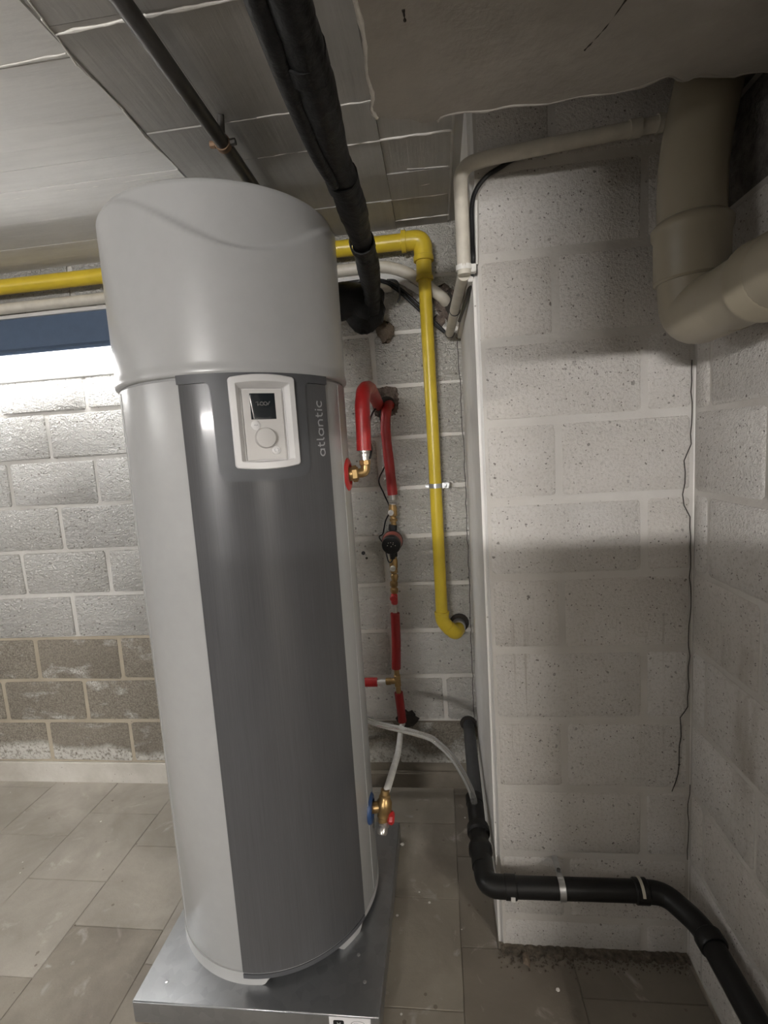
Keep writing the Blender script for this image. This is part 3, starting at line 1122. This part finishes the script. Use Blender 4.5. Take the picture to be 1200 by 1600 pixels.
# ------------------------------------------------------------------ beige conduit round the pier
con = thing('conduit', 'beige conduit following the top of the pier and down its corner', 'conduit', (.085, 1.28, 1.86))
P = round_path([(.60, 1.272, 2.141), (.155, 1.272, 2.112), (.082, 1.272, 2.100), (.083, 1.285, 1.862)], .085, 12)
obj('tube', tube(P, .0165, 18), M['conduit'], con)
obj('lower_tube', tube([(.083, 1.300, 1.868), (.071, 1.62, 1.868), (.062, 1.955, 1.868)], .0155, 18), M['conduit'], con)
obj('clip', join(ring((.083, 1.287, 1.872), (.083, 1.287, 1.884), .0165, .0195, 20), box(.098, .112, 1.280, 1.300, 1.866, 1.886, .002)), M['whitepipe'], con)
obj('coupling', ring((.46, 1.272, 2.132), (.485, 1.272, 2.1335), .0165, .0195, 20), M['conduit'], con)
obj('coupling', ring((.520, 1.272, 2.136), (.532, 1.272, 2.1365), .0165, .0195, 20), M['conduit'], con)
for yy in (1.62, 1.93):
    obj('strap', ring((.0715 - (yy - 1.62) * .027, yy, 1.868), (.0713 - (yy - 1.62) * .027, yy + .004, 1.868), .015, .0175, 18), M['black'], con)
ct = tag(obj('cable_trunking', join(box(.092, .106, 1.305, 1.955, 1.852, 1.876, .002)), M['plaster'], origin=(.099, 1.63, 1.865)), 'short white trunking along the left side of the pier', 'trunking')
cc = thing('corner_cable', 'thin black and white cables tucked between the conduit and the pier', 'cable', (.11, 1.285, 1.87))
obj('black_cable', tube(smooth_path([(.30, 1.293, 2.126), (.22, 1.292, 2.114), (.18, 1.291, 2.098), (.138, 1.288, 2.074), (.110, 1.287, 2.03), (.106, 1.287, 1.95), (.105, 1.290, 1.88), (.098, 1.40, 1.85), (.088, 1.7, 1.855)], 8), .0055, 10), M['black'], cc)
obj('white_cable', tube(smooth_path([(.118, 1.292, 2.03), (.116, 1.290, 1.95), (.114, 1.292, 1.885)], 6), .004, 10), M['whitepipe'], cc)

# ------------------------------------------------------------------ wrapped black pipe under the ceiling
ins = thing('insulated_pipe', 'thick black foam wrapped pipe hanging under the ceiling above the heater', 'pipe', (-.175, 1.2, 2.05))
P = smooth_path([(-.150, .30, 2.055), (-.163, .60, 2.052), (-.170, .80, 2.050), (-.180, 1.05, 2.047), (-.178, 1.20, 2.045), (-.185, 1.42, 2.042), (-.190, 1.62, 2.036), (-.203, 1.80, 2.000), (-.215, 1.86, 1.955)], 14)
rw = random.Random(4)
rads = []
for i, p in enumerate(P):
    base = .0345 + .0035 * math.sin(p.y * 16) + rw.uniform(-.0012, .0012)
    if p.y > 1.15:
        base *= .93
    rads.append(base)
obj('foam_sleeve', tube(P, rads, 20, rfun=lambda i, a: 1 + .05 * math.sin(2 * a + i * .07) + .03 * math.sin(3 * a - i * .21)), M['wrap'], ins)
P2 = smooth_path([(-.20, .30, 2.048), (-.203, .62, 2.046), (-.205, .80, 2.036), (-.203, 1.0, 2.022), (-.192, 1.12, 2.018)], 8)
obj('foam_sleeve', tube(P2, [.019 - .008 * max(0, (p.y - .85) / .3) for p in P2], 14), M['wrap'], ins)
for yy, xx, zz in ((.80, -.172, 2.049), (1.14, -.180, 2.046), (1.47, -.186, 2.040)):
    obj('tape', ring((xx, yy, zz), (xx - .001, yy + .035, zz - .001), .033, .0368, 20), M['wrap'], ins)
obj('wrapped_joint', join(blob((-.245, 1.90, 1.975), (.075, .055, .085), 12, 16, 10, .10), tube(smooth_path([(-.20, 1.88, 1.97), (-.27, 1.89, 2.0), (-.36, 1.89, 2.005), (-.44, 1.88, 2.0)], 6), .066, 16, rfun=lambda i, a: 1 + .05 * math.sin(3 * a + i))), M['wrap'], ins)
pk = tag(obj('foam_packing', blob((-.178, 1.978, 1.905), (.036, .02, .036), 21, 12, 8, .3), M['cardboard'], origin=(-.185, 1.975, 1.925)), 'brown packing foam squeezed beside the black wrapped joint', 'packing')

# ------------------------------------------------------------------ thin steel pipe under the ceiling
sp_ = thing('steel_pipe', 'thin dark steel pipe clamped to the ceiling left of the black pipe', 'pipe', (-.5, 1.2, 2.24))
obj('pipe', tube([(-.502, .25, 2.240), (-.497, 1.75, 2.240)], .0172, 20), M['darksteel'], sp_)
obj('clamp_band', ring((-.499, 1.296, 2.240), (-.499, 1.312, 2.240), .0170, .0200, 24), M['rust'], sp_)
obj('clamp_bolt', cyl((-.5185, 1.304, 2.240), (-.5325, 1.304, 2.241), .0085, 8), M['rust'], sp_)
obj('clamp_bolt', cyl((-.4795, 1.304, 2.240), (-.4655, 1.304, 2.241), .0085, 8), M['darksteel'], sp_)
obj('hanger_rod', cyl((-.490, 1.280, 2.250), (-.482, 1.262, 2.281), .008, 10), M['darksteel'], sp_)

# ------------------------------------------------------------------ beige waste duct at the top right
duct = thing('waste_duct', 'thick beige plastic waste pipe with elbow hanging in the right corner', 'pipe', (.52, 1.1, 1.65))
obj('vertical_pipe', tube(smooth_path([(.595, 1.16, 2.30), (.560, 1.13, 2.14), (.528, 1.11, 2.02), (.517, 1.105, 1.93), (.515, 1.10, 1.80)], 8), .0605, 32), M['pvc'], duct)
obj('socket', lathe((.515, 1.100, 1.745), (0, 0, 1), [(0, .063), (.004, .067), (.085, .067), (.092, .071), (.106, .071), (.112, .066), (.116, .061)], 36), M['pvc'], duct)
obj('elbow', tube(round_path([(.515, 1.10, 1.75), (.520, 1.10, 1.680), (.535, .985, 1.684)], .075, 14), .0605, 32), M['pvc'], duct)
obj('horizontal_pipe', tube([(.533, 1.0, 1.6838), (.552, .10, 1.70)], .0600, 32), M['pvc'], duct)
obj('socket', lathe((.5375, .915, 1.686), (.02, -1, .018), [(0, .061), (.004, .067), (.012, .067), (.016, .064), (.05, .064), (.055, .061)], 36), M['pvc'], duct)
dc = tag(obj('corner_wire', tube(smooth_path([(.585, 1.17, 2.10), (.580, 1.16, 2.03), (.572, 1.16, 1.985), (.577, 1.17, 1.90), (.580, 1.17, 1.80), (.580, 1.18, 1.66)], 8), .0042, 10), M['conduit'], origin=(.578, 1.17, 1.9)), 'thin pale cable hanging behind the beige waste pipe', 'cable')

# ------------------------------------------------------------------ red insulated hot pipe to the wall
hot = thing('hot_water_pipe', 'short red insulated pipe bending from the heater outlet into the wall', 'pipe', (-.212, 1.43, 1.39))
obj('nipple', join(cyl((-.268, 1.416, 1.390), (-.232, 1.420, 1.391), .020, 20), cyl((-.250, 1.418, 1.390), (-.236, 1.420, 1.391), .024, 6)), M['brass'], hot)
obj('elbow', join(tube(round_path([(-.240, 1.420, 1.391), (-.211, 1.426, 1.392), (-.213, 1.428, 1.425)], .018, 8), .0135, 20), cyl((-.213, 1.428, 1.414), (-.213, 1.428, 1.428), .0165, 8)), M['brass'], hot)
obj('union', join(cyl((-.213, 1.428, 1.426), (-.213, 1.428, 1.450), .0125, 18), cyl((-.213, 1.428, 1.438), (-.213, 1.428, 1.446), .015, 18), cyl((-.213, 1.428, 1.450), (-.213, 1.428, 1.458), .0145, 18)), M['nickel'], hot)
P = round_path([(-.213, 1.429, 1.455), (-.2095, 1.435, 1.625), (-.208, 1.60, 1.655), (-.226, 1.985, 1.630)], .075, 12)
obj('red_sleeve', tube(P, .0215, 22, rfun=lambda i, a: 1 + .02 * math.sin(3 * a + i)), M['red'], hot)
rg = random.Random(12)
outl = [(-.250, 1.698), (-.20, 1.702), (-.147, 1.694), (-.145, 1.64), (-.152, 1.60), (-.168, 1.588), (-.20, 1.574), (-.243, 1.590), (-.251, 1.64)]
V, F = [], []
m = len(outl) * 6
for ringi, (k, dy) in enumerate(((1.0, .0), (.97, -.0025), (.6, -.0012), (.25, .0))):
    for i in range(m):
        a, b = Vector(outl[i // 6]), Vector(outl[(i // 6 + 1) % len(outl)])
        p = a.lerp(b, (i % 6) / 6)
        c = Vector((-.198, 1.638))
        p = c + (p - c) * (k + (rg.uniform(-.07, .06) if ringi < 2 else rg.uniform(-.05, .05)))
        V.append((p.x, YB - .0012 + dy + (rg.uniform(-.0015, .001) if ringi else 0), p.y))
for r_ in range(3):
    for i in range(m):
        i2 = (i + 1) % m
        F.append([r_ * m + i, r_ * m + i2, (r_ + 1) * m + i2, (r_ + 1) * m + i])
F.append([3 * m + i for i in range(m)])
obj('hole_patch', (V, F), M['holemortar'], back)
obj('hole_patch', lathe((-.194, YB - .0035, 1.630), (0, -1, 0), [(0, .034), (.002, .031), (.0022, 0)], 16), M['crack'], back)

# ------------------------------------------------------------------ riser with valves and circulation pump
XB = lambda z: -.198 + (.0115 if 1.2 < z < 1.4 else 0)
ris = thing('return_riser', 'vertical red and brass hot water return pipe on the back wall', 'pipe', (-.21, 1.935, .33))
obj('red_sleeve', tube(smooth_path([(-.182, 1.985, 1.628), (-.186, 1.958, 1.622), (-.193, 1.938, 1.595), (-.199, 1.935, 1.52), (-.192, 1.935, 1.38), (-.187, 1.935, 1.278)], 8), .0195, 20, rfun=lambda i, a: 1 + .02 * math.sin(2 * a + i * .8)), M['red'], ris)
obj('union', join(cyl((-.188, 1.935, 1.256), (-.187, 1.935, 1.280), .0115, 16), cyl((-.189, 1.935, 1.240), (-.188, 1.935, 1.246), .016, 16)), M['nickel'], ris)
obj('ball_valve', lathe((-.190, 1.935, 1.150), (0, 0, 1), [(0, .011), (.022, .011), (.024, .016), (.032, .016), (.034, .012), (.042, .012), (.046, .0165), (.078, .0165), (.086, .014), (.092, .014)], 16), M['brass'], ris)
obj('valve_cap', lathe((-.196, 1.918, 1.210), (0, -1, 0), [(0, .011), (.012, .011), (.014, .009), (.014, .004), (.009, .003), (.009, 0)], 20), M['whitepipe'], ris)
obj('ball_valve', lathe((-.200, 1.935, .932), (0, 0, 1), [(0, .011), (.012, .015), (.024, .015), (.030, .010), (.034, .015), (.048, .015), (.05, .012), (.054, .0165), (.086, .0165), (.090, .014), (.104, .014), (.106, .012), (.112, .012)], 16), M['brass'], ris)
obj('valve_cap', lathe((-.202, 1.918, .988), (0, -1, 0), [(0, .011), (.012, .011), (.014, .009), (.014, .004), (.009, .003), (.009, 0)], 20), M['whitepipe'], ris)
obj('check_valve', join(lathe((-.204, 1.935, .880), (0, 0, 1), [(0, .012), (.006, .0155), (.020, .0155), (.026, .011), (.032, .0155), (.046, .0155), (.052, .012)], 6)), M['brass'], ris)
obj('stop_valve', join(lathe((-.206, 1.935, .834), (0, 0, 1), [(0, .010), (.006, .0135), (.040, .0135), (.046, .010)], 16), lathe((-.209, 1.924, .866), (0, -1, 0), [(0, .012), (.012, .013), (.016, .009), (.016, 0)], 12)), M['redplastic'], ris, label='small red stop valve')
obj('union', join(cyl((-.207, 1.935, .800), (-.206, 1.935, .836), .0105, 16), cyl((-.207, 1.935, .818), (-.207, 1.935, .826), .013, 16)), M['nickel'], ris)
obj('red_sleeve', tube([(-.2065, 1.935, .798), (-.209, 1.935, .68), (-.216, 1.935, .563)], .0185, 20), M['red'], ris)
obj('tee', join(cyl((-.213, 1.935, .486), (-.215, 1.935, .536), .0135, 16), cyl((-.245, 1.935, .508), (-.213, 1.935, .510), .0125, 16), cyl((-.214, 1.935, .536), (-.2155, 1.935, .566), .0105, 14), cyl((-.212, 1.935, .456), (-.213, 1.935, .488), .0105, 14), cyl((-.262, 1.935, .507), (-.240, 1.935, .508), .0145, 14)), M['brass'], ris)
obj('side_pipe', cyl((-.31, 1.935, .505), (-.258, 1.935, .507), .0095, 14), M['whitepipe'], ris)
obj('red_sleeve', tube([(-.50, 1.93, .505), (-.298, 1.935, .505)], .0185, 18), M['red'], ris)
obj('red_sleeve', tube([(-.2125, 1.935, .458), (-.209, 1.938, .40), (-.206, 1.950, .325)], .0180, 20), M['red'], ris)
obj('lower_pipe', cyl((-.206, 1.950, .330), (-.207, 1.985, .290), .0095, 14), M['whitepipe'], ris)
obj('hole_patch', blob((-.190, 1.988, .315), (.045, .006, .035), 31, 12, 6, .3), M['crack'], back)

pm = thing('circulation_pump', 'small round circulation pump with black face on the return pipe', 'pump', (-.197, 1.93, 1.09))
obj('volute', join(lathe((-.197, 1.945, 1.098), (0, -1, 0), [(0, .030), (.012, .040), (.030, .042), (.034, .040)], 32), cyl((-.196, 1.935, 1.135), (-.193, 1.935, 1.160), .017, 6), cyl((-.199, 1.935, 1.030), (-.198, 1.935, 1.062), .016, 6)), M['black'], pm)
obj('motor_can', lathe((-.197, 1.912, 1.098), (0, -1, -.06), [(0, .0395), (.030, .0375), (.036, .036)], 32), M['pump'], pm, label='red brown motor housing')
fc = obj('face', lathe((-.197, 1.878, 1.094), (0, -1, -.10), [(0, .0365), (.020, .0365), (.025, .0345), (.026, .030), (.026, 0)], 32), M['black'], pm)
for i, (dx, dz_) in enumerate(((-.010, .010), (-.001, .011), (.009, .010), (-.014, .0), (.0075, .004), (.016, -.001), (.0, -.004))):
    obj('indicator_dot', cyl((-.197 + dx, 1.853, 1.0925 + dz_), (-.197 + dx, 1.850, 1.0922 + dz_), .0018, 8), M['conduit'], fc)
obj('cable_gland', cyl((-.196, 1.868, 1.062), (-.196, 1.872, 1.036), .010, 12), M['black'], pm)

tag(obj('pump_cable', tube(smooth_path([(-.205, 1.98, 1.640), (-.222, 1.978, 1.595), (-.218, 1.977, 1.555), (-.200, 1.974, 1.470), (-.197, 1.972, 1.445), (-.215, 1.972, 1.39), (-.243, 1.975, 1.335), (-.225, 1.97, 1.28), (-.204, 1.96, 1.218), (-.226, 1.968, 1.17), (-.240, 1.972, 1.12), (-.256, 1.974, 1.105), (-.235, 1.955, 1.075), (-.225, 1.92, 1.045), (-.215, 1.895, 1.020), (-.203, 1.882, 1.022), (-.197, 1.874, 1.036)], 6), .0028, 8), M['black'], origin=(-.22, 1.97, 1.3)), 'thin black kinked cable hanging from the wall hole to the pump', 'cable')
tag(obj('sensor_cable', tube(smooth_path([(-.215, 1.980, 1.640), (-.238, 1.90, 1.60), (-.232, 1.72, 1.55), (-.216, 1.56, 1.50), (-.197, 1.475, 1.46), (-.200, 1.44, 1.432)], 8), .0035, 8), M['black'], origin=(-.22, 1.7, 1.5)), 'black cable hanging beside the short red pipe of the hot outlet', 'cable')
plug = obj('wall_plug', lathe((-.328, 1.992, 1.039), (0, -1, 0), [(0, .008), (.0045, .008), (.005, .006), (.005, .003), (.003, .002), (.003, 0)], 14), M['greypipe'], origin=(-.328, 1.99, 1.039))
tag(plug, 'small grey wall plug in the white blockwork left of the pump', 'plug')
obj('drill_hole', lathe((-.316, 1.990, 1.017), (0, -1, 0), [(0, .005), (.002, .005), (.002, 0)], 12), M['crack'], back)

# ------------------------------------------------------------------ cold feed and safety valve
sv = thing('safety_valve', 'brass safety valve with red handle beside the blue collar', 'valve', (-.225, 1.40, .30))
obj('valve_body', join(cyl((-.262, 1.396, .358), (-.226, 1.398, .362), .017, 16), lathe((-.226, 1.388, .312), (.010, .022, .092), [(0, .012), (.006, .016), (.018, .016), (.022, .020), (.034, .020), (.040, .024), (.066, .0235), (.074, .018), (.082, .018), (.086, .014), (.100, .014)], 20)), M['brass'], sv)
obj('drain_spout', join(lathe((-.222, 1.390, .316), (-.008, -.026, -.028), [(0, .015), (.010, .017), (.014, .014), (.026, .016), (.034, .013), (.036, .006), (.030, .004), (.030, 0)], 16)), M['nickel'], sv)
obj('handle', join(lathe((-.212, 1.392, .330), (1, .05, -.12), [(0, .010), (.006, .018), (.016, .020), (.022, .014), (.022, 0)], 8)), M['redplastic'], sv, label='red plastic handle')
cf = tag(obj('cold_water_pipe', tube(smooth_path([(-.215, 1.410, .398), (-.210, 1.44, .400), (-.205, 1.56, .378), (-.208, 1.75, .315), (-.214, 1.93, .285), (-.214, 1.985, .280)], 8), .0115, 14), M['whitepipe'], origin=(-.21, 1.7, .33)), 'white plastic pipe rising from the safety valve to the wall', 'pipe')

# ------------------------------------------------------------------ condensate hose and black drain
P = smooth_path([(-.36, 1.62, .555), (-.270, 1.56, .549), (-.226, 1.55, .540), (-.142, 1.55, .518), (-.085, 1.55, .500), (-.058, 1.55, .484), (-.008, 1.52, .452), (.030, 1.50, .396), (.052, 1.49, .345), (.062, 1.47, .300)], 10)
V1, F1 = tube(P, .0105, 16, caps=False)
V2, F2 = tube(P, .0078, 16, caps=False)
hose = tag(obj('condensate_hose', join((V1, F1), (V2, [f[::-1] for f in F2])), M['clear'], origin=(.0, 1.52, .45)), 'clear plastic hose arching from the heater into the black drain', 'hose')

dr = thing('drain_pipe', 'black plastic drain pipe running round the foot of the pier', 'pipe', (.07, 1.25, .0))
obj('grey_pipe', tube([(.070, 1.992, .286), (.066, 1.45, .272)], .0235, 22), M['greypipe'], dr, label='dark grey pipe length')
obj('wye_branch', join(tube(smooth_path([(.061, 1.515, .302), (.062, 1.46, .292), (.065, 1.40, .280)], 6), .0255, 24), cyl((.060, 1.528, .304), (.061, 1.495, .298), .0275, 24)), M['blackpipe'], dr)
obj('coupling', lathe((.064, 1.425, .280), (.004, -1, -.02), [(0, .028), (.006, .034), (.028, .034), (.034, .028), (.070, .027), (.080, .034), (.100, .034), (.108, .028), (.150, .028)], 28), M['blackpipe'], dr)
obj('elbow', tube(round_path([(.067, 1.30, .277), (.070, 1.222, .272), (.135, 1.222, .270)], .045, 10), .0285, 24), M['blackpipe'], dr)
obj('horizontal_pipe', tube([(.11, 1.222, .2705), (.47, 1.225, .2700)], .0265, 24), M['blackpipe'], dr)
obj('socket', cyl((.118, 1.222, .2705), (.150, 1.222, .2705), .0300, 24), M['blackpipe'], dr)
obj('socket', cyl((.450, 1.225, .270), (.485, 1.225, .270), .0305, 24), M['blackpipe'], dr)
obj('bend', tube(round_path([(.465, 1.225, .270), (.525, 1.222, .269), (.572, 1.14, .266), (.576, 1.08, .265)], .06, 9), .0270, 24), M['blackpipe'], dr)
obj('socket', lathe((.5745, 1.115, .266), (.05, -1, 0), [(0, .028), (.004, .032), (.030, .032), (.034, .029)], 24), M['blackpipe'], dr)
obj('outlet_pipe', tube([(.575, 1.10, .265), (.587, .30, .255)], .0265, 24), M['blackpipe'], dr)
obj('pipe_hole', lathe((.068, 1.9885, .292), (0, -1, 0), [(0, .034), (.002, .032), (.0022, 0)], 18), M['crack'], back)


def arc_band(x, y, z, w, r0, r1, a0, a1, n=14):
    V, F = [], []
    for i in range(n + 1):
        a = math.radians(a0 + (a1 - a0) * i / n)
        for xx, r in ((x - w, r0), (x - w, r1), (x + w, r1), (x + w, r0)):
            V.append((xx, y - r * math.cos(a), z + r * math.sin(a)))
    for i in range(n):
        for j in range(4):
            F.append([i * 4 + j, i * 4 + (j + 1) % 4, i * 4 + 4 + (j + 1) % 4, i * 4 + 4 + j])
    F += [[0, 1, 2, 3], [n * 4 + 3, n * 4 + 2, n * 4 + 1, n * 4]]
    return V, F


t = thing('pipe_clip', 'small white clip on the black drain pipe nearest the pier corner', 'clip', (.137, 1.223, .27))
obj('band', arc_band(.137, 1.222, .2705, .0055, .0300, .0328, -72, -2), M['whitepipe'], t)
t = thing('pipe_clip', 'silver bracket round the middle of the black drain pipe', 'clip', (.266, 1.223, .27))
obj('band', ring((.258, 1.223, .2705), (.274, 1.223, .2705), .0265, .0290, 24), M['zincbright'], t)
obj('ear', box(.258, .272, 1.226, 1.296, .2975, .3015), M['zincbright'], t)
obj('screw', cyl((.265, 1.245, .3010), (.265, 1.245, .308), .005, 8), M['darksteel'], t)
t = thing('pipe_clip', 'beige strap on the black drain pipe nearest the right bend', 'clip', (.466, 1.223, .27))
obj('band', arc_band(.466, 1.225, .270, .0035, .0305, .0330, 15, 130), M['conduit'], t)

# crumbs on the floor
for i, (x, y, s, m_, lab) in enumerate(((-.205, 1.665, .008, 'ridge', 'white crumb of plaster on the floor beside the tray'), (.245, 1.19, .006, 'ridge', 'pale plaster crumb on the dark floor below the black drain'), (.175, 1.262, .016, 'cardboard', 'brown splinter lying in the grit at the pier foot'))):
    tag(obj('plaster_crumb' if m_ == 'ridge' else 'wood_splinter', blob((x, y, s * .5), (s * (.6 if m_ == 'cardboard' else 1), s * (1.6 if m_ == 'cardboard' else .8), s * .5), 40 + i, 7, 4, .3), M[m_], origin=(x, y, 0)), lab, 'debris')
